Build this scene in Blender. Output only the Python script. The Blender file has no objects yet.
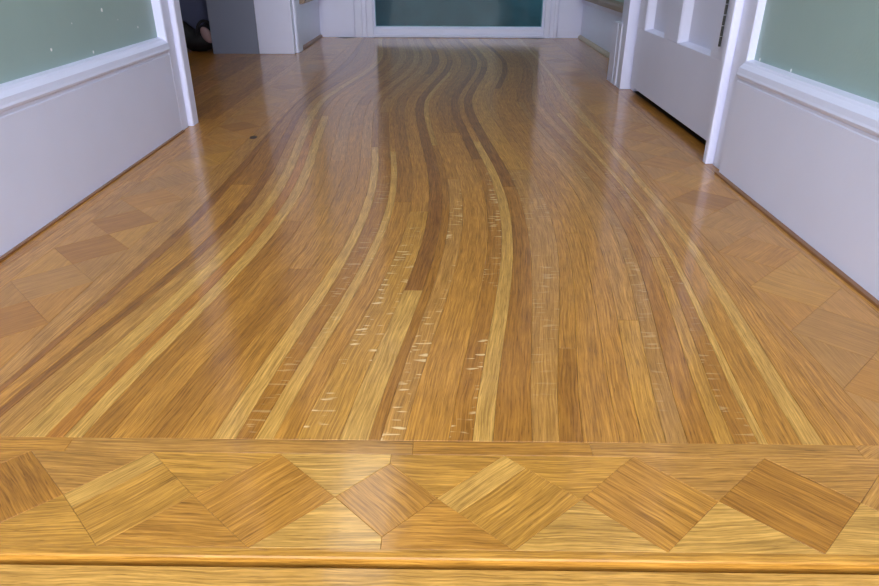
import bpy, bmesh, math, random
from mathutils import Vector, Matrix
random.seed(7)
S = bpy.context.scene
COL = S.collection

# ------------------------------------------------------------------ camera
H = 0.42
F_PX, PITCH, ROLL, YAW = 664.68, 0.47204, 0.00325, -0.01035
cd = bpy.data.cameras.new('camera'); cam = bpy.data.objects.new('camera', cd); COL.objects.link(cam)
cd.sensor_fit = 'HORIZONTAL'; cd.sensor_width = 36.0; cd.lens = F_PX * 36.0 / 879.0
cd.clip_start = 0.02; cd.clip_end = 60
fw = Vector((math.sin(YAW)*math.cos(PITCH), math.cos(YAW)*math.cos(PITCH), -math.sin(PITCH)))
rt = Vector((math.cos(YAW), -math.sin(YAW), 0)); up = rt.cross(fw)
r2 = rt*math.cos(ROLL) + up*math.sin(ROLL); u2 = up*math.cos(ROLL) - rt*math.sin(ROLL)
m = Matrix((r2, u2, -fw)).transposed().to_4x4(); m.translation = (0, 0, H)
cam.matrix_world = m
S.camera = cam

# ------------------------------------------------------------------ light
W = bpy.data.worlds.new('world'); S.world = W; W.use_nodes = True
W.node_tree.nodes['Background'].inputs[0].default_value = (0.92, 0.93, 1.0, 1)
W.node_tree.nodes['Background'].inputs[1].default_value = 2.7
def area(name, loc, target, sx, sy, power, col):
    ld = bpy.data.lights.new(name, 'AREA'); ld.shape = 'RECTANGLE'; ld.size = sx; ld.size_y = sy
    ld.energy = power; ld.color = col
    o = bpy.data.objects.new(name, ld); COL.objects.link(o); o.location = loc
    o.rotation_euler = (Vector(target) - Vector(loc)).to_track_quat('-Z', 'Y').to_euler()
    return o
area('room_window', (0.1, -2.6, 0.95), (0, 1.6, 0.3), 2.6, 1.5, 32, (0.92, 0.93, 1.0))
area('hall_ceiling_lamp', (-0.46, 2.85, 2.47), (-0.46, 2.85, 0), 0.32, 1.0, 3, (1.0, 0.96, 0.9))
vs = S.view_settings
vs.view_transform = 'Standard'; vs.look = 'None'; vs.gamma = 1.0; vs.use_curve_mapping = False
vs.exposure = 0.75

# ------------------------------------------------------------------ helpers
def lin(r, g, b):
    f = lambda c: (c/255)/12.92 if c <= 10 else ((c/255+0.055)/1.055)**2.4
    return (f(r), f(g), f(b), 1.0)
def nm(name):
    mt = bpy.data.materials.new(name); mt.use_nodes = True
    return mt, mt.node_tree.nodes, mt.node_tree.links, mt.node_tree.nodes['Principled BSDF']

def paint(name, col, rough=0.4, var=0.04, bump=0.04, spec=0.5):
    mt, N, L, P = nm(name)
    tc = N.new('ShaderNodeTexCoord')
    n = N.new('ShaderNodeTexNoise'); n.inputs['Scale'].default_value = 9; n.inputs['Detail'].default_value = 4
    L.new(tc.outputs['Object'], n.inputs['Vector'])
    mr = N.new('ShaderNodeMapRange'); mr.inputs['To Min'].default_value = 1-var; mr.inputs['To Max'].default_value = 1+var
    L.new(n.outputs['Fac'], mr.inputs['Value'])
    mx = N.new('ShaderNodeVectorMath'); mx.operation = 'SCALE'; mx.inputs[0].default_value = col[:3]
    L.new(mr.outputs[0], mx.inputs['Scale']); L.new(mx.outputs[0], P.inputs['Base Color'])
    P.inputs['Roughness'].default_value = rough; P.inputs['Specular IOR Level'].default_value = spec
    n2 = N.new('ShaderNodeTexNoise'); n2.inputs['Scale'].default_value = 160; n2.inputs['Detail'].default_value = 2
    L.new(tc.outputs['Object'], n2.inputs['Vector'])
    b = N.new('ShaderNodeBump'); b.inputs['Strength'].default_value = bump; b.inputs['Distance'].default_value = 0.002
    L.new(n2.outputs['Fac'], b.inputs['Height']); L.new(b.outputs[0], P.inputs['Normal'])
    return mt

def oak(name, fleck=0.0, streak=0.5, gain=1.0, wav=0.5):
    """oak whose grain runs along V of the UV map (metres); tone comes from the object's own colour"""
    mt, N, L, P = nm(name)
    uv = N.new('ShaderNodeUVMap'); uv.uv_map = 'UVMap'
    oi = N.new('ShaderNodeObjectInfo')
    # gentle waviness of the grain
    wn = N.new('ShaderNodeTexNoise'); wn.inputs['Scale'].default_value = 9.0; wn.inputs['Detail'].default_value = 2
    L.new(uv.outputs[0], wn.inputs['Vector'])
    sub = N.new('ShaderNodeMath'); sub.operation = 'SUBTRACT'; sub.inputs[1].default_value = 0.5; L.new(wn.outputs['Fac'], sub.inputs[0])
    sc = N.new('ShaderNodeMath'); sc.operation = 'MULTIPLY'; sc.inputs[1].default_value = 0.02*wav; L.new(sub.outputs[0], sc.inputs[0])
    cx = N.new('ShaderNodeCombineXYZ'); L.new(sc.outputs[0], cx.inputs[0])
    ad = N.new('ShaderNodeVectorMath'); L.new(uv.outputs[0], ad.inputs[0]); L.new(cx.outputs[0], ad.inputs[1])
    def stretched(su, sv, detail, rough=0.6):
        mp = N.new('ShaderNodeVectorMath'); mp.operation = 'MULTIPLY'; mp.inputs[1].default_value = (su, sv, 1)
        L.new(ad.outputs[0], mp.inputs[0])
        n = N.new('ShaderNodeTexNoise'); n.inputs['Scale'].default_value = 1; n.inputs['Detail'].default_value = detail
        n.inputs['Roughness'].default_value = rough; L.new(mp.outputs[0], n.inputs['Vector'])
        return n.outputs['Fac']
    def rng(s, a, b, c, d):
        r = N.new('ShaderNodeMapRange'); r.inputs['From Min'].default_value = a; r.inputs['From Max'].default_value = b
        r.inputs['To Min'].default_value = c; r.inputs['To Max'].default_value = d; L.new(s, r.inputs['Value']); return r.outputs[0]
    def mul(a, b):
        x = N.new('ShaderNodeMath'); x.operation = 'MULTIPLY'; L.new(a, x.inputs[0]); L.new(b, x.inputs[1]); return x.outputs[0]
    broad = rng(stretched(110, 2.4, 3), 0.3, 0.7, 1-0.17*streak, 1+0.15*streak)
    fine = rng(stretched(460, 15, 4, .7), 0.32, 0.68, 1-0.42*streak, 1+0.30*streak)
    pore = rng(stretched(800, 38, 2), 0.60, 0.72, 1.0, 1-0.42*streak)
    mott = rng(stretched(26, 20, 2), 0.25, 0.75, 0.92, 1.08)
    v = mul(mul(mul(broad, fine), pore), mott)
    vm = N.new('ShaderNodeVectorMath'); vm.operation = 'SCALE'; L.new(oi.outputs['Color'], vm.inputs[0])
    g = N.new('ShaderNodeMath'); g.operation = 'MULTIPLY'; g.inputs[1].default_value = gain; L.new(v, g.inputs[0]); L.new(g.outputs[0], vm.inputs['Scale'])
    colr = vm.outputs[0]
    # darker grain is also redder
    hs = N.new('ShaderNodeGamma'); L.new(colr, hs.inputs[0]); gr = rng(v, 0.6, 1.3, 1.10, 0.96); L.new(gr, hs.inputs[1])
    colr = hs.outputs[0]
    if fleck:
        fl = stretched(40, 185, 1, 0.4)
        big = stretched(30, 6, 1)
        th = mul(rng(fl, 0.60, 0.66, 0, 1), rng(big, 0.45, 0.58, 0.0, fleck))
        mx = N.new('ShaderNodeMix'); mx.data_type = 'RGBA'; L.new(th, mx.inputs[0]); L.new(colr, mx.inputs[6])
        mx.inputs[7].default_value = lin(236, 205, 150); colr = mx.outputs[2]
    L.new(colr, P.inputs['Base Color'])
    P.inputs['Roughness'].default_value = 0.42
    P.inputs['Specular IOR Level'].default_value = 0.15
    P.inputs['Coat Weight'].default_value = 0.75; P.inputs['Coat Roughness'].default_value = 0.13; P.inputs['Coat IOR'].default_value = 1.47
    bp = N.new('ShaderNodeBump'); bp.inputs['Strength'].default_value = 0.12; bp.inputs['Distance'].default_value = 0.0006
    L.new(v, bp.inputs['Height']); L.new(bp.outputs[0], P.inputs['Normal'])
    # faint unevenness of the varnish
    tc = N.new('ShaderNodeTexCoord'); cn = N.new('ShaderNodeTexNoise'); cn.inputs['Scale'].default_value = 45; cn.inputs['Detail'].default_value = 3
    L.new(tc.outputs['Object'], cn.inputs['Vector'])
    cb = N.new('ShaderNodeBump'); cb.inputs['Strength'].default_value = 0.10; cb.inputs['Distance'].default_value = 0.0012
    L.new(cn.outputs['Fac'], cb.inputs['Height']); L.new(cb.outputs[0], P.inputs['Coat Normal'])
    return mt

M = {}
M['oak'] = oak('oak_plain', 0.0, 0.95)
M['oak_fleck'] = oak('oak_quartersawn', 0.8, 0.9)
M['oak_fleck_faint'] = oak('oak_quartersawn_faint', 0.25, 0.8)
M['oak_wavy'] = oak('oak_wavy_grain', 0.0, 1.0, 1.0, 0.7)
M['oak_border'] = oak('oak_border_inlay', 0.0, 0.5)
M['white'] = paint('white_gloss_paint', (0.73, 0.75, 0.96), 0.33, 0.03)
M['white_far'] = M['white']
M['green'] = paint('sage_green_wall_paint', (0.33, 0.45, 0.44), 0.5, 0.06, 0.15)
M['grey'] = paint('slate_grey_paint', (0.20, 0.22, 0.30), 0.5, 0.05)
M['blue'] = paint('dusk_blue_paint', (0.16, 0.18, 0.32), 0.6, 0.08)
M['ceil'] = paint('ceiling_paint', (0.78, 0.78, 0.78), 0.7, 0.02)
M['dark'] = paint('dark_subfloor', (0.035, 0.02, 0.01), 0.8, 0.2)
M['cap_wood'] = paint('brown_ledge_wood', (0.30, 0.21, 0.15), 0.4, 0.15)
M['shoe'] = paint('tan_shoe_moulding', (0.50, 0.41, 0.30), 0.4, 0.08)
M['shoe_dark'] = paint('dark_shoe_moulding', (0.24, 0.11, 0.045), 0.4, 0.2)
M['iron'] = paint('blackened_hinge_metal', (0.03, 0.03, 0.03), 0.4, 0.2)
M['black'] = paint('black_nylon', (0.012, 0.012, 0.016), 0.6, 0.3, 0.3)
M['pink'] = paint('dusty_pink_cloth', (0.38, 0.24, 0.25), 0.7, 0.1)
M['spackle'] = paint('white_spackle', (0.85, 0.86, 0.86), 0.6, 0.02)
M['knot'] = paint('dark_knot', (0.05, 0.025, 0.012), 0.4, 0.2)
def glass():
    mt, N, L, P = nm('teal_door_glass')
    P.inputs['Base Color'].default_value = (0.30, 0.56, 0.60, 1)
    P.inputs['Roughness'].default_value = 0.02; P.inputs['IOR'].default_value = 1.22
    P.inputs['Transmission Weight'].default_value = 1.0
    n = N.new('ShaderNodeTexNoise'); n.inputs['Scale'].default_value = 3; tc = N.new('ShaderNodeTexCoord'); L.new(tc.outputs['Object'], n.inputs['Vector'])
    b = N.new('ShaderNodeBump'); b.inputs['Strength'].default_value = 0.05; b.inputs['Distance'].default_value = 0.01
    L.new(n.outputs['Fac'], b.inputs['Height']); L.new(b.outputs[0], P.inputs['Normal'])
    return mt
M['glass'] = glass()
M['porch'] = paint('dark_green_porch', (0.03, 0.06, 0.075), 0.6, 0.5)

def link(name, me, mat, parent=None):
    o = bpy.data.objects.new(name, me); COL.objects.link(o)
    if mat: me.materials.append(mat)
    if parent: o.parent = parent
    return o
def bm_obj(name, bm, mat, parent=None):
    bmesh.ops.recalc_face_normals(bm, faces=bm.faces)
    me = bpy.data.meshes.new(name); bm.to_mesh(me); bm.free()
    return link(name, me, mat, parent)
def add_box(bm, x0, x1, y0, y1, z0, z1, bev=0.0):
    r = bmesh.ops.create_cube(bm, size=1)
    for v in r['verts']:
        v.co = Vector((x0 + (v.co.x+.5)*(x1-x0), y0 + (v.co.y+.5)*(y1-y0), z0 + (v.co.z+.5)*(z1-z0)))
    if bev:
        es = list({e for v in r['verts'] for e in v.link_edges})
        bmesh.ops.bevel(bm, geom=es, offset=bev, segments=2, affect='EDGES', profile=0.5)
def box(name, mat, x0, x1, y0, y1, z0, z1, parent=None, bev=0.0):
    bm = bmesh.new(); add_box(bm, x0, x1, y0, y1, z0, z1, bev)
    return bm_obj(name, bm, mat, parent)
def extrude_profile(name, mat, pts, axis, a, b, parent=None):
    """closed 2-D profile swept along an axis: 'y' uses (x,z) points, 'z' uses (x,y), 'x' uses (y,z)"""
    bm = bmesh.new()
    def P(p, t):
        return {'y': (p[0], t, p[1]), 'z': (p[0], p[1], t), 'x': (t, p[0], p[1])}[axis]
    A = [bm.verts.new(P(p, a)) for p in pts]; B = [bm.verts.new(P(p, b)) for p in pts]
    n = len(pts)
    bm.faces.new(A); bm.faces.new(list(reversed(B)))
    for i in range(n): bm.faces.new((A[i], B[i], B[(i+1) % n], A[(i+1) % n]))
    return bm_obj(name, bm, mat, parent)
def tag(o, label, cat, kind=None, group=None):
    o['label'] = label; o['category'] = cat
    if kind: o['kind'] = kind
    if group: o['group'] = group
    return o
def struct(o, label, cat): return tag(o, label, cat, 'structure')

# ------------------------------------------------------------------ floor
XL, XR = -0.686, 0.586            # faces of the two baseboards
BL0, BL1 = -0.625, -0.505         # left inlaid border
BR0, BR1 = 0.432, 0.562           # right inlaid border
YF0, YF1 = 0.376, 0.488           # front inlaid border
YS = 0.508                        # curved boards begin here
YE = 3.985                        # far end of the hall
T = 0.014
bm = bmesh.new()
add_box(bm, -2.3, 0.95, 0.372, 4.3, -0.06, -T)
floor = struct(bm_obj('floor', bm, M['dark']), 'glossy oak hallway floor of wavy curved boards with inlaid diamond border', 'floor')

def board_mesh(name, left, right, mat, col, uoff=None, parent=floor, ztop=0.0, gap=0.0001, cham=0.0003):
    """left/right: matching lists of (x, y) along the board"""
    n = len(left); bm = bmesh.new(); uvl = bm.loops.layers.uv.new('UVMap')
    uo = random.uniform(0, 40) if uoff is None else uoff; vo = random.uniform(0, 40)
    rows = []; vv = 0; uvs = {}
    for i in range(n):
        l = Vector(left[i]); r = Vector(right[i]); w = (r-l).length
        if i: vv += ((l+r)/2 - (Vector(left[i-1])+Vector(right[i-1]))/2).length
        d = (r-l)/max(w, 1e-6)
        j0, j1 = max(i-1, 0), min(i+1, n-1)
        t = ((Vector(left[j1])+Vector(right[j1])) - (Vector(left[j0])+Vector(right[j0]))).normalized()
        e = gap if i == 0 else (-gap if i == n-1 else 0)
        ec = cham if i == 0 else (-cham if i == n-1 else 0)
        g = min(gap, w*.2); c = min(cham, w*.2)
        pts = [(l + d*g + t*e, -T), (l + d*g + t*e, -c), (l + d*(g+c) + t*(e+ec), 0), (r - d*(g+c) + t*(e+ec), 0), (r - d*g + t*e, -c), (r - d*g + t*e, -T)]
        row = []
        for k, (p, z) in enumerate(pts):
            v = bm.verts.new((p.x, p.y, ztop+z)); uvs[v] = (uo + (-w/2 if k < 3 else w/2), vo + vv); row.append(v)
        rows.append(row)
    for i in range(n-1):
        for k in range(5): bm.faces.new((rows[i][k], rows[i][k+1], rows[i+1][k+1], rows[i+1][k]))
    for row in (rows[0], rows[-1]):
        bm.faces.new((row[0], row[1], row[4], row[5])); bm.faces.new((row[1], row[2], row[3], row[4]))
    bmesh.ops.recalc_face_normals(bm, faces=bm.faces)
    for f in bm.faces:
        for lp in f.loops: lp[uvl].uv = uvs[lp.vert]
    me = bpy.data.meshes.new(name); bm.to_mesh(me); bm.free()
    o = link(name, me, mat, parent); o.color = col
    return o

def tile(name, pts, ang, mat, col, parent=floor, gap=0.0001, cham=0.0003, ztop=0.0):
    """convex floor piece; ang = direction of its grain in plan"""
    # orientation
    a = sum(pts[i][0]*pts[(i+1) % len(pts)][1] - pts[(i+1) % len(pts)][0]*pts[i][1] for i in range(len(pts)))
    if a < 0: pts = pts[::-1]
    def inset(P, d):
        n = len(P); out = []
        for i in range(n):
            p0, p1, p2 = Vector(P[i-1]), Vector(P[i]), Vector(P[(i+1) % n])
            d1 = (p1-p0).normalized(); d2 = (p2-p1).normalized()
            n1 = Vector((-d1.y, d1.x)); n2 = Vector((-d2.y, d2.x))
            k = (n1+n2); k = k/max(k.dot(n1), 0.25)
            out.append(p1 + k*d)
        return out
    A = inset(pts, gap); B = inset(pts, gap+cham)
    bm = bmesh.new(); uvl = bm.loops.layers.uv.new('UVMap')
    lo = [bm.verts.new((p.x, p.y, ztop-T)) for p in A]; mi = [bm.verts.new((p.x, p.y, ztop-cham)) for p in A]; hi = [bm.verts.new((p.x, p.y, ztop)) for p in B]
    n = len(pts)
    bm.faces.new(hi)
    for i in range(n):
        j = (i+1) % n
        bm.faces.new((lo[i], lo[j], mi[j], mi[i])); bm.faces.new((mi[i], mi[j], hi[j], hi[i]))
    uo, vo = random.uniform(0, 40), random.uniform(0, 40); c, s = math.cos(ang), math.sin(ang)
    for f in bm.faces:
        for lp in f.loops:
            x, y = lp.vert.co.x, lp.vert.co.y
            lp[uvl].uv = (uo - x*s + y*c, vo + x*c + y*s)
    me = bpy.data.meshes.new(name); bm.to_mesh(me); bm.free()
    o = link(name, me, mat, parent); o.color = col
    return o

def tone(rgb, jit=0.04, con=0.62):
    k = 1 + random.uniform(-jit, jit)
    k *= 0.94
    c = lin(*[b + (a-b)*con for a, b in zip(rgb, (184, 128, 42))]); return (c[0]*k, c[1]*k, c[2]*k, 1)
OCHRE = (194, 136, 60); GOLD = (206, 152, 70); PALE = (222, 176, 100); TAN = (194, 142, 78); BROWN = (168, 112, 44)
DARK = (140, 88, 38); ORANGE = (190, 122, 52); GREYT = (182, 134, 74)

# --- the curved field.  edge = (x at the near end, x at the first crest, tone of the board on its right, fleck)
EDGES = [(-.505, -.505, TAN, 0), (-.487, -.456, DARK, 0), (-.481, -.436, OCHRE, 0), (-.466, -.388, DARK, 0), (-.455, -.367, TAN, 0),
 (-.419, -.346, PALE, 0), (-.389, -.325, ORANGE, 0), (-.371, -.306, PALE, 0), (-.353, -.285, BROWN, 0), (-.328, -.250, OCHRE, 0), (-.296, -.216, BROWN, 0),
 (-.262, -.182, OCHRE, 0), (-.226, -.156, PALE, 0), (-.203, -.140, BROWN, 2), (-.184, -.112, PALE, 2), (-.166, -.099, OCHRE, 0),
 (-.143, -.066, GOLD, 1), (-.102, -.033, PALE, 0), (-.074, -.008, BROWN, 0), (-.062, .006, TAN, 1), (-.040, .030, OCHRE, 0), (.004, .075, BROWN, 1), (.027, .098, PALE, 0),
 (.047, .116, BROWN, 0), (.085, .142, GREYT, 2), (.111, .188, BROWN, 0), (.134, .206, OCHRE, 0), (.170, .226, OCHRE, 0), (.192, .256, GOLD, 0),
 (.214, .289, GREYT, 2), (.235, .308, BROWN, 0), (.262, .330, GOLD, 0), (.280, .345, BROWN, 2), (.303, .358, PALE, 0), (.312, .367, OCHRE, 0),
 (.345, .394, PALE, 0), (.366, .410, OCHRE, 0), (.394, .424, OCHRE, 0), (.432, .432, OCHRE, 0)]
WK = [(.508, -1), (.60, -.85), (.70, -.64), (.83, -.37), (.97, -.14), (1.10, -.02), (1.18, 0), (1.27, -.01), (1.43, -.14), (1.60, -.37), (1.78, -.60), (1.95, -.80),
      (2.10, -.88), (2.22, -.84), (2.45, -.45), (2.62, -.08), (2.80, .22), (2.98, .40), (3.12, .42), (3.38, .22), (3.60, -.10), (3.85, -.45), (4.05, -.60)]
def wv(y):
    if y <= WK[0][0]: return WK[0][1]
    for i in range(len(WK)-1):
        x0, a = WK[i]; x1, b = WK[i+1]
        if y <= x1:
            am = (b - WK[i-1][1])/(x1-WK[i-1][0]) if i else (b-a)/(x1-x0)
            bmm = (WK[i+2][1]-a)/(WK[i+2][0]-x0) if i+2 < len(WK) else (b-a)/(x1-x0)
            t = (y-x0)/(x1-x0); h = x1-x0
            return (2*t**3-3*t*t+1)*a + (t**3-2*t*t+t)*h*am + (-2*t**3+3*t*t)*b + (t**3-t*t)*h*bmm
    return WK[-1][1]
def sm(t): t = max(0, min(1, t)); return t*t*(3-2*t)
def edge_x(e, y):
    x0, s = e[0], e[1]
    amp = 0.072*sm((s+.505)/.13)*sm((.432-s)/.13)
    near = s-x0
    k = sm((y-0.95)/0.5)
    return s + (near*(1-k) + amp*k)*wv(y)
JOINTS = {17: [.83, 3.1], 18: [1.62, 2.75], 22: [1.66], 25: [.68, 1.9], 4: [1.5], 8: [1.1, 2.6], 10: [.9, 2.1], 12: [1.6], 20: [1.75], 23: [1.3, 2.9], 26: [1.05, 2.4], 28: [.75, 1.7], 30: [1.5],
          31: [.95], 33: [2.0], 6: [1.9], 15: [1.2, 2.7], 13: [2.0], 21: [1.5], 35: [1.3], 27: [2.2], 1: [1.55], 2: [1.3], 16: [1.15], 19: [1.35], 24: [1.42]}
AFTER = {17: [DARK, BROWN], 18: [PALE, OCHRE], 8: [OCHRE, BROWN], 15: [BROWN, DARK], 25: [OCHRE, TAN], 10: [OCHRE, BROWN], 12: [BROWN], 20: [BROWN], 22: [OCHRE], 23: [DARK, BROWN], 26: [OCHRE, DARK],
         6: [BROWN], 16: [OCHRE], 19: [OCHRE], 2: [BROWN], 1: [DARK], 21: [DARK], 24: [GOLD]}
for i in range(len(EDGES)-1):
    e0, e1 = EDGES[i], EDGES[i+1]
    js = JOINTS.get(i, [1.4 + 1.3*random.random()])
    cuts = [YS] + js + [YE]
    for k in range(len(cuts)-1):
        ya, yb = cuts[k], cuts[k+1]
        n = max(3, int((yb-ya)/0.07))
        ys = [ya + (yb-ya)*j/n for j in range(n+1)]
        rgb = e0[2]
        if k > 0:
            rgb = AFTER[i][min(k-1, len(AFTER[i])-1)] if i in AFTER else random.choice([OCHRE, e0[2], BROWN, TAN])
        fl = e0[3] if k == 0 else 0
        board_mesh('curved_board', [(edge_x(e0, y), y) for y in ys], [(edge_x(e1, y), y) for y in ys],
                   (M['oak_fleck'] if fl == 1 else M['oak_fleck_faint']) if fl else M['oak'], tone(rgb))

# --- front border: diamonds and triangles
CX = [-.505, -.391, -.276, -.155, -.050, .056, .177, .300, .416, .53]
hw = []
HALF = [.055, .056, .052, .057, .041, .059, .055, .058, .056, .056]
ANG = [.8, -1.0, .72, .70, -.78, .72, -.62, -.70, .75, -.75]
DT = [TAN, BROWN, GOLD, OCHRE, OCHRE, GOLD, OCHRE, BROWN, TAN, OCHRE]
ym = (YF0+YF1)/2
MID = [CX[0]-.056] + [((CX[i]+HALF[i])+(CX[i+1]-HALF[i+1]))/2 for i in range(len(CX)-1)] + [CX[-1]+.056]
for i, (cx, h, a) in enumerate(zip(CX, HALF, ANG)):
    v = (YF1-YF0)/2*(0.78 if i == 4 else 1.0)
    P4 = [(MID[i], ym), (cx, ym-v), (MID[i+1], ym), (cx, ym+v)]
    if i in (2, 5):        # two strips make up these squares
        f = .30 if i == 5 else .28
        la = lambda p, q, t: (p[0]+(q[0]-p[0])*t, p[1]+(q[1]-p[1])*t)
        a1, a2 = la(P4[0], P4[1], f), la(P4[3], P4[2], f)
        tile('diamond_inlay', [P4[0], a1, a2, P4[3]], math.atan2(v, h), M['oak'], tone(PALE))
        tile('diamond_inlay', [a1, P4[1], P4[2], a2], math.atan2(v, h), M['oak'], tone(GOLD))
    else:
        tile('diamond_inlay', P4, math.atan2(v, h)*(1 if a > 0 else -1), M['oak'], tone(DT[i]))
TT = [(OCHRE, GOLD), (TAN, GOLD), (GOLD, OCHRE), (PALE, PALE), (GOLD, OCHRE), (GOLD, PALE), (TAN, PALE), (TAN, PALE), (TAN, OCHRE)]
for i in range(len(CX)-1):
    a, b = CX[i], CX[i+1]; la_ = lb_ = MID[i+1]
    va = (YF1-YF0)/2*(0.78 if i == 4 else 1.0); vb = (YF1-YF0)/2*(0.78 if i+1 == 4 else 1.0)
    for s_, tn in ((1, TT[i][0]), (-1, TT[i][1])):
        yb = ym + s_*(YF1-YF0)/2
        pts = [(a, yb), (b, yb)]
        if vb < .05: pts.append((b, ym+s_*vb))
        pts.append((lb_, ym))
        if lb_-la_ > .001: pts.append((la_, ym))
        if va < .05: pts.append((a, ym+s_*va))
        tile('triangle_inlay', pts, random.uniform(-.06, .06), M['oak_wavy'], tone(tn))
# strip between border and curved boards, with its joints
xs = [-.62, -.36, -.03, .14, .394]
for i in range(len(xs)-1):
    tile('border_strip', [(xs[i], YF1), (xs[i+1], YF1), (xs[i+1], YS), (xs[i], YS)], 0, M['oak'], tone(TAN if i % 2 else OCHRE, .08))
tile('border_strip', [(.394, YF1), (.586, YF1), (.586, YS), (.394, YS)], .5, M['oak'], tone(TAN))
tile('border_strip', [(-.70, YF1), (-.62, YF1), (-.62, YS), (-.70, YS)], 0, M['oak'], tone(TAN))
# rounded nosing along the very edge and the boards of the next room, a little lower
prof = [(YF0, 0), (YF0-.003, 0.0), (YF0-.0075, -.0004), (YF0-.0088, -.0016), (YF0-.009, -.014), (YF0, -.014)]
def uv_box(o, along='x'):
    me = o.data; uvl = me.uv_layers.new(name='UVMap')
    uo, vo = random.uniform(0, 40), random.uniform(0, 40)
    for lp in me.loops:
        c = me.vertices[lp.vertex_index].co
        uvl.data[lp.index].uv = (uo + c.y + c.z, vo + c.x) if along == 'x' else (uo + c.x + c.z, vo + c.y)
ns = extrude_profile('nosing', M['oak'], prof, 'x', -.72, .62, floor); ns.color = tone(GOLD); uv_box(ns)
fr = struct(box('floor_threshold', M['dark'], -.72, .62, -.9, .364, -.06, -T-.006), 'plain oak boards running crosswise in front of the diamond border', 'floor')
y = .3615
for k in range(9):
    w = .118
    tile('cross_board', [(-.72, y-w), (.62, y-w), (.62, y), (-.72, y)], 0, M['oak_wavy'], tone(OCHRE if k else (226, 176, 98)), parent=fr, ztop=-.005)
    y -= w
# --- side borders
def side_border(x0, x1, yc0, pitch, ystart, yend, n):
    xm = (x0+x1)/2; h = pitch/2
    for k in range(n):
        yc = yc0 + k*pitch
        if yc-h < ystart-1e-6 or yc > yend: continue
        tn = random.choice([TAN, OCHRE, GOLD, GREYT, BROWN])
        tile('diamond_inlay', [(x0, yc), (xm, yc-h), (x1, yc), (xm, yc+h)], random.choice([.785, -.785]), M['oak_border'], tone(tn))
        for xo in (x0, x1):
            tile('triangle_inlay', [(xo, yc), (xm, yc+h), (xo, yc+2*h)], math.pi/2, M['oak_border'], tone(random.choice([TAN, OCHRE, GREYT, TAN, GOLD])))
# left: outer corners at .85 + .12 k ; right: inner corners at .85 + .125 k
side_border(BL0, BL1, .61, .12, YS, 3.9, 28)
side_border(BR0, BR1, .60, .125, YS, 3.9, 27)
for xo, x1, yc, h in ((BL0, BL1, .61, .06), (BR0, BR1, .60, .0625)):      # pieces filling the near end
    xm = (xo+x1)/2
    tile('triangle_inlay', [(xo, YS), (xm, YS), (xm, yc-h), (xo, yc)], 1.57, M['oak_border'], tone(TAN))
    tile('triangle_inlay', [(xm, YS), (x1, YS), (x1, yc), (xm, yc-h)], 1.57, M['oak_border'], tone(BROWN))
# --- edge strips along the walls
def strip(x0, x1, cuts, cols):
    for i in range(len(cuts)-1):
        tile('edge_strip', [(x0, cuts[i]), (x1, cuts[i]), (x1, cuts[i+1]), (x0, cuts[i+1])], math.pi/2, M['oak'], tone(cols[i % len(cols)]))
strip(-.660, BL0, [YS, 1.32, 2.2, 3.1, YE], [TAN, OCHRE])
strip(-.715, -.660, [YS, 1.0, 1.9, 2.9, YE], [BROWN, OCHRE])
strip(BR1, .580, [YS, 1.25, 2.1, 3.0, YE], [TAN])
strip(.580, .640, [YS, 1.45, 2.5, YE], [BROWN])
for i in range(3):
    strip(.640+.045*i, .685+.045*i, [2.45, 3.2+.1*i, YE], [OCHRE, TAN, BROWN])
tile('edge_strip', [(.775, 2.45), (.80, 2.45), (.80, YE), (.775, YE)], 1.57, M['oak'], tone(TAN))
# boards of the side room, seen through the left opening, laid askew to the hall
for k in range(24):
    x1 = -.715 - .058*k; x0 = x1-.058
    c = 2.5 + random.uniform(-.7, .7)
    tile('side_board', [(x0, 1.30), (x1, 1.30), (x1, c), (x0, c)], math.pi/2, M['oak'], tone(random.choice([OCHRE, ORANGE, BROWN])))
    tile('side_board', [(x0, c), (x1, c), (x1, 4.28), (x0, 4.28)], math.pi/2, M['oak'], tone(random.choice([OCHRE, BROWN, ORANGE])))

# ------------------------------------------------------------------ walls, baseboards, casings
ZC = 2.5
struct(box('ceiling', M['ceil'], -2.3, .95, -.5, 4.3, ZC, ZC+.1), 'plain white ceiling over the hallway', 'ceiling')
wl = struct(box('wall_left', M['green'], -.85, -.708, -.5, 1.80, -.05, ZC), 'sage green plaster wall above the tall white baseboard on the left', 'wall')
wr = struct(box('wall_right', M['green'], 0.612, .75, -.5, 1.44, -.05, ZC), 'sage green plaster wall above the tall white baseboard on the right', 'wall')
def base_profile(x, wall, s):
    # x = face of the board, wall = plaster plane, s = direction towards the hall
    return [(wall, -.0002), (x, -.0002), (x, .192), (x-s*.0015, .194), (x-s*.0015, .199), (x+s*.0025, .202), (x+s*.004, .206), (x+s*.0025, .210), (x+s*.001, .219),
            (x-s*.005, .225), (x-s*.007, .2265), (x-s*.010, .231), (wall, .2335)]
def baseboard(name, x, wall, s, y0, y1, label):
    p = base_profile(x, wall, s)
    root = struct(extrude_profile(name, M['white'], p[:5] + [(wall, .199)], 'y', y0, y1), label, 'baseboard')
    extrude_profile('cap_moulding', M['white'], [(wall, .199)] + p[4:], 'y', y0, y1, root)
    return root
bl = baseboard('baseboard_left', XL, -.708, 1, -.5, 1.752, 'tall white moulded baseboard along the left green wall')
br = baseboard('baseboard_right', XR, .612, -1, -.5, 1.40, 'tall white moulded baseboard along the right green wall')
# dark seam strip between floor and right baseboard
sh = box('shoe_strip', M['shoe_dark'], .577, .5855, -.4, 1.40, 0, .004, br)
sh = box('shoe_strip', M['shoe_dark'], -.6855, -.679, -.4, 1.752, 0, .003, bl)
def casing(name, pts, z1, label):
    return struct(extrude_profile(name, M['white'], pts, 'z', 0.0005, z1), label, 'door casing')
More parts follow.
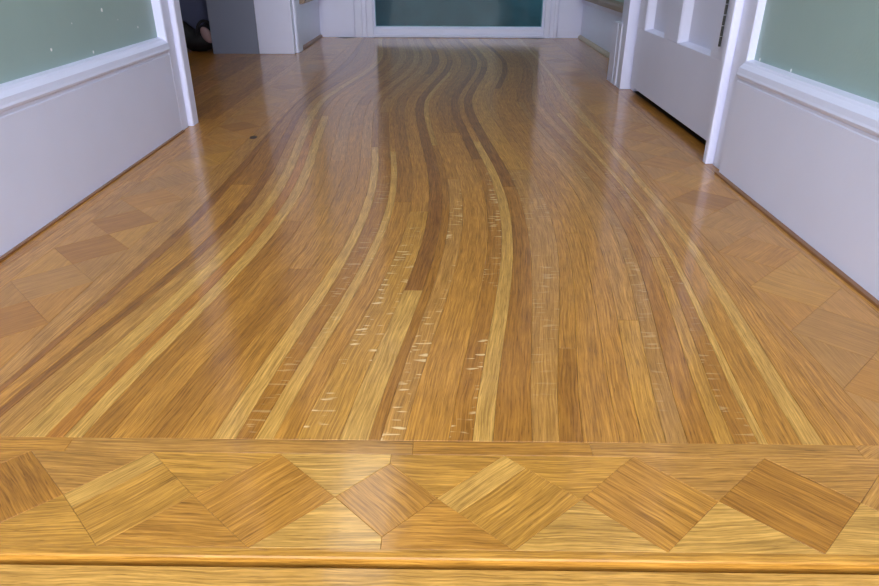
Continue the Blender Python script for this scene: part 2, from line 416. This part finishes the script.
# left opening casing (steps out twice towards the opening)
t1 = casing('trim_1', [(-.86, 1.80), (-.708, 1.80), (-.708, 1.752), (-.688, 1.752), (-.686, 1.755), (-.686, 1.800), (-.689, 1.805), (-.689, 1.809), (-.678, 1.809), (-.675, 1.812), (-.675, 1.852), (-.677, 1.855), (-.86, 1.855)], 2.2,
       'white stepped casing at the end of the left wall beside the opening')
casing('trim_2', [(.75, 1.44), (.612, 1.44), (.612, 1.40), (.599, 1.40), (.597, 1.402), (.597, 1.466), (.600, 1.469), (.600, 1.472), (.584, 1.472), (.582, 1.474), (.582, 1.490), (.584, 1.492), (.640, 1.492), (.640, 1.50), (.75, 1.50)], 2.2,
       'white stepped door casing on the right wall beside the hinge')
def skew(o, k=-.0165, y0=.95):          # the left wall runs slightly out of parallel
    for q in [o] + list(o.children):
        for v in q.data.vertices: v.co.x += k*(v.co.y-y0)
for o in (wl, bl, t1): skew(o)
# spackle dots on the plaster
def dots(wall, x, pts):
    for (yy, zz, r) in pts:
        bm = bmesh.new(); bmesh.ops.create_uvsphere(bm, u_segments=8, v_segments=6, radius=r)
        for v in bm.verts: v.co.x *= .25
        o = bm_obj('spackle_dot', bm, M['spackle'], wall); o.location = (x, yy, zz)
for (a_, b_, c_) in [(1.484, .314, .004), (1.647, .266, .0025), (1.256, .264, .003), (1.409, .241, .003), (1.35, .30, .0015), (1.55, .29, .0015)]:
    dots(wl, -.708-.0165*(a_-.95), [(a_, b_, c_)])
dots(wr, .612, [(1.375, .237, .003), (1.242, .2365, .003)])

# ------------------------------------------------------------------ right door
DX = .625
door = bpy.data.objects.new('door_1', None); COL.objects.link(door); door.location = (0, 0, 0)
struct(door, 'white panelled door slightly raised above the floor on the right wall', 'door')
D0, D1, ZB, ZT = 1.505, 2.355, .020, 2.05
def dbox(name, y0, y1, z0, z1): return box(name, M['white'], DX, DX+.04, y0, y1, z0, z1, door, .0015)
P1 = (1.675, 1.930); P2 = (2.055, 2.270); PZ0 = .205
dbox('bottom_rail', D0, D1, ZB, PZ0)
dbox('stile', D0, P1[0], PZ0, ZT); dbox('stile', P1[1], P2[0], PZ0, ZT); dbox('stile', P2[1], D1, PZ0, ZT)
for (a, b) in (P1, P2):
    dbox('rail', a, b, 0.92, 1.10); dbox('rail', a, b, ZT-.12, ZT)
    for (z0, z1) in ((PZ0, .92), (1.10, ZT-.12)):
        pan = box('panel', M['white'], DX+.024, DX+.034, a, b, z0, z1, door)
        # sloped moulding round the recess, proud of the stiles
        w = .016
        bm = bmesh.new()
        def ring(o, x): return [bm.verts.new((x, a+o, z0+o*.4)), bm.verts.new((x, b-o, z0+o*.4)), bm.verts.new((x, b-o, z1-o)), bm.verts.new((x, a+o, z1-o))]
        R_ = [ring(-.0005, DX+.0005), ring(.004, DX+.004), ring(.012, DX+.018), ring(w, DX+.0245)]
        for q in range(3):
            for j in range(4): bm.faces.new((R_[q][j], R_[q][(j+1) % 4], R_[q+1][(j+1) % 4], R_[q+1][j]))
        bm_obj('panel_moulding', bm, M['white'], pan)
for z0 in (.232, 1.75):
    bm = bmesh.new()
    for k in range(5):
        r = bmesh.ops.create_cone(bm, segments=10, radius1=.003, radius2=.003, depth=.021, cap_ends=True)
        for v in r['verts']: v.co += Vector((DX-.003, 1.620, z0+.011+.0225*k))
    hg = bm_obj('hinge', bm, M['iron'], door)
box('door_knob_plate', M['iron'], DX-.004, DX, 2.30, 2.33, .95, 1.10, door)
# far jamb and casing of that door, closing the partition
casing('trim_3', [(.602, 2.400), (.640, 2.400), (.640, 2.360), (.75, 2.360), (.75, 2.52), (.610, 2.52), (.610, 2.462), (.606, 2.458), (.602, 2.455)], 2.2,
       'white door casing post at the far side of the right door')
casing('trim_4', [(.6102, 2.466), (.6102, 2.515), (.604, 2.515), (.600, 2.511), (.600, 2.470), (.604, 2.466)], .207,
       'short white moulding post ending below the brown ledge')
struct(box('trim_5', M['white'], .568, .75, 1.40, 2.52, 2.205, 2.32), 'white head casing above the right door', 'door casing')
struct(box('wall_right_over_door', M['green'], .608, .75, 1.44, 2.52, 2.32, ZC), 'sage green plaster above the right door', 'wall')
struct(box('wall_closet', M['dark'], .765, .80, 1.30, 2.52, -.01, ZC), 'dark back of the closet behind the right door', 'wall')
# far part of the right wall, set back, with its low panelled dado and brown ledge
struct(box('wall_right_far', M['green'], .765, .90, 2.5205, 4.1, -.05, ZC), 'recessed green wall at the far right end of the hallway', 'wall')
dd = struct(box('baseboard_right_far', M['white'], .745, .7649, 2.5205, 3.985, 0, .205), 'shadowed white low dado on the recessed far right wall', 'baseboard')
extrude_profile('shoe_moulding', M['shoe'], [(.7449, 0), (.730, 0), (.7315, .008), (.737, .014), (.7449, .017)], 'y', 2.5205, 3.985, dd)
extrude_profile('ledge', M['cap_wood'], [(.7649, .2052), (.715, .2052), (.706, .212), (.706, .226), (.712, .232), (.7649, .232)], 'y', 2.60, 3.985, dd)
extrude_profile('ledge_moulding', M['white'], [(.7449, .180), (.741, .180), (.732, .192), (.728, .205), (.7449, .205)], 'y', 2.5205, 3.985, dd)
# return wall piece between casing and recess
struct(box('wall_right_return', M['white'], .60, .7449, 2.5203, 2.60, 0, .204), 'short white return where the right wall steps back', 'wall')

# ------------------------------------------------------------------ far end of the hall
struct(box('wall_far_left', M['white'], -.90, -.522, 3.985, 4.10, 0, ZC), 'white flat panel to the left of the glazed far door', 'wall')
struct(box('wall_far_right', M['white'], .612, .765, 3.985, 4.10, 0, ZC), 'white flat panel to the right of the glazed far door', 'wall')
struct(box('wall_far_over_door', M['white'], -.522, .612, 3.985, 4.10, 2.1, ZC), 'white wall above the glazed far door', 'wall')
casing('trim_6', [(-.522, 4.05), (-.522, 3.975), (-.515, 3.970), (-.480, 3.970), (-.474, 3.975), (-.455, 3.975), (-.448, 3.966), (-.418, 3.966), (-.412, 3.972), (-.412, 4.05)], 2.1, 'white moulded casing left of the teal glass door')
casing('trim_7', [(.532, 4.05), (.532, 3.972), (.538, 3.966), (.562, 3.966), (.570, 3.975), (.586, 3.975), (.592, 3.970), (.606, 3.970), (.612, 3.975), (.612, 4.05)], 2.1, 'white moulded casing right of the teal glass door')
gd = bpy.data.objects.new('door_2', None); COL.objects.link(gd)
struct(gd, 'glazed door of dark teal glass with white bottom rail at the far end', 'door')
extrude_profile('bottom_rail', M['white'], [(4.03, .016), (3.978, .016), (3.978, .045), (3.984, .052), (3.992, .056), (4.03, .056)], 'x', -.412, .532, gd)
extrude_profile('sill', M['white'], [(4.03, .0005), (3.968, .0005), (3.965, .004), (3.965, .012), (3.970, .0155), (4.03, .0155)], 'x', -.412, .532, gd)
box('stile', M['white'], -.412, -.404, 3.980, 4.03, .056, 2.1, gd); box('stile', M['white'], .524, .532, 3.980, 4.03, .056, 2.1, gd)
box('top_rail', M['white'], -.404, .524, 3.980, 4.03, 2.0, 2.1, gd)
box('glass_pane', M['glass'], -.404, .524, 3.998, 4.006, .0562, 2.0, gd)
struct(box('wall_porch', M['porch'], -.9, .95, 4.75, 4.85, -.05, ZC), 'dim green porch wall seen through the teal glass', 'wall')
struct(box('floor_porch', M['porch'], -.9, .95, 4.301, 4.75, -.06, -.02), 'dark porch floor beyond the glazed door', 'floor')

# ------------------------------------------------------------------ left side beyond the opening
pst = struct(box('trim_8', M['white'], -.878, -.712, 3.262, 3.44, .0005, ZC, None, .003), 'broad white square post left of the far passage', 'post')
extrude_profile('corner_bead', M['white'], [(-.7118, 3.30), (-.704, 3.302), (-.700, 3.31), (-.700, 3.40), (-.704, 3.41), (-.7118, 3.412)], 'z', .001, ZC-.01, pst)
struct(box('wall_left_far', M['green'], -.90, -.735, 3.44, 3.985, -.01, ZC), 'far left wall stub between white post and end wall', 'wall')
dl = struct(box('baseboard_left_far', M['white'], -.7349, -.715, 3.4402, 3.985, 0, .205), 'shadowed white low dado on the far left wall', 'baseboard')
extrude_profile('ledge', M['cap_wood'], [(-.7349, .2052), (-.690, .2052), (-.682, .212), (-.682, .226), (-.688, .232), (-.7349, .232)], 'y', 3.4402, 3.985, dl)
extrude_profile('shoe_moulding', M['shoe_dark'], [(-.7149, 0), (-.703, 0), (-.706, .010), (-.7149, .014)], 'y', 3.4402, 3.985, dl)
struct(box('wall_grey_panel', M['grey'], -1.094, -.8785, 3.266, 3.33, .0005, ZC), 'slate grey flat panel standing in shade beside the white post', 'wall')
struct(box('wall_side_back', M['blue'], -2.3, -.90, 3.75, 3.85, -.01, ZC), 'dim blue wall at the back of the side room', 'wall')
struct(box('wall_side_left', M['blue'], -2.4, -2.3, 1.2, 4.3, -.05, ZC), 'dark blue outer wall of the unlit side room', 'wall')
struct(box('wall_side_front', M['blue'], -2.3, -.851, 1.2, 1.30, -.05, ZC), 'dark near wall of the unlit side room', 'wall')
struct(box('wall_over_opening', M['green'], -.85, -.708, 1.80, 3.262, 2.2, ZC), 'sage green plaster above the left opening', 'wall')

# slumped black bag in the dim doorway
bag = bpy.data.objects.new('shoulder_bag', None); COL.objects.link(bag); bag.location = (-1.19, 3.37, 0)
tag(bag, 'black slumped bag with a dusty pink flap on the side room floor', 'bag')
bm = bmesh.new(); bmesh.ops.create_icosphere(bm, subdivisions=4, radius=1)
for v in bm.verts:
    x, y, z = v.co
    zz = z*.5+.5
    top = .115 + .035*math.exp(-((x+.75)/.35)**2) - .02*math.exp(-((x+.1)/.25)**2) + .02*math.exp(-((x-.55)/.3)**2)
    q = 1-.35*zz
    v.co = Vector((x*.15*q*(1+.05*math.sin(9*z)), y*.075*q, max(0.0, zz)**.8*top + .003*math.sin(23*x+11*z)*zz))
    if v.co.z < .006: v.co.z = .0
bo = bm_obj('bag_body', bm, M['black'], bag)
for p in bo.data.polygons: p.use_smooth = True
bm = bmesh.new(); bmesh.ops.create_icosphere(bm, subdivisions=3, radius=1)
for v in bm.verts:
    x, y, z = v.co
    v.co = Vector((x*.026 - z*.012, y*.012, z*.036))
fo = bm_obj('flap', bm, M['pink'], bag); fo.location = (.064, -.066, .078)
for p in fo.data.polygons: p.use_smooth = True
bm = bmesh.new(); prev = None
N_ = 18
for i in range(N_+1):
    a = math.pi*(1.05 - 1.0*i/N_)
    c = Vector((.062+.042*math.cos(a), -.070, .085+.055*math.sin(a)))
    rad = Vector((math.cos(a), 0, math.sin(a)))
    ring_ = [bm.verts.new(c + rad*(.006*math.cos(t)) + Vector((0, .006*math.sin(t), 0))) for t in [2*math.pi*j/6 for j in range(6)]]
    if prev:
        for j in range(6): bm.faces.new((prev[j], prev[(j+1) % 6], ring_[(j+1) % 6], ring_[j]))
    else: bm.faces.new(ring_)
    prev = ring_
bm.faces.new(prev)
bm_obj('strap', bm, M['black'], bag)

# small dark knot in the boards by the left opening
bm = bmesh.new(); bmesh.ops.create_cone(bm, segments=10, radius1=.010, radius2=.009, depth=.0006, cap_ends=True)
for v in bm.verts: v.co.y *= 1.7
kn = bm_obj('knot', bm, M['knot'], floor); kn.location = (-.495, 1.69, .0003)
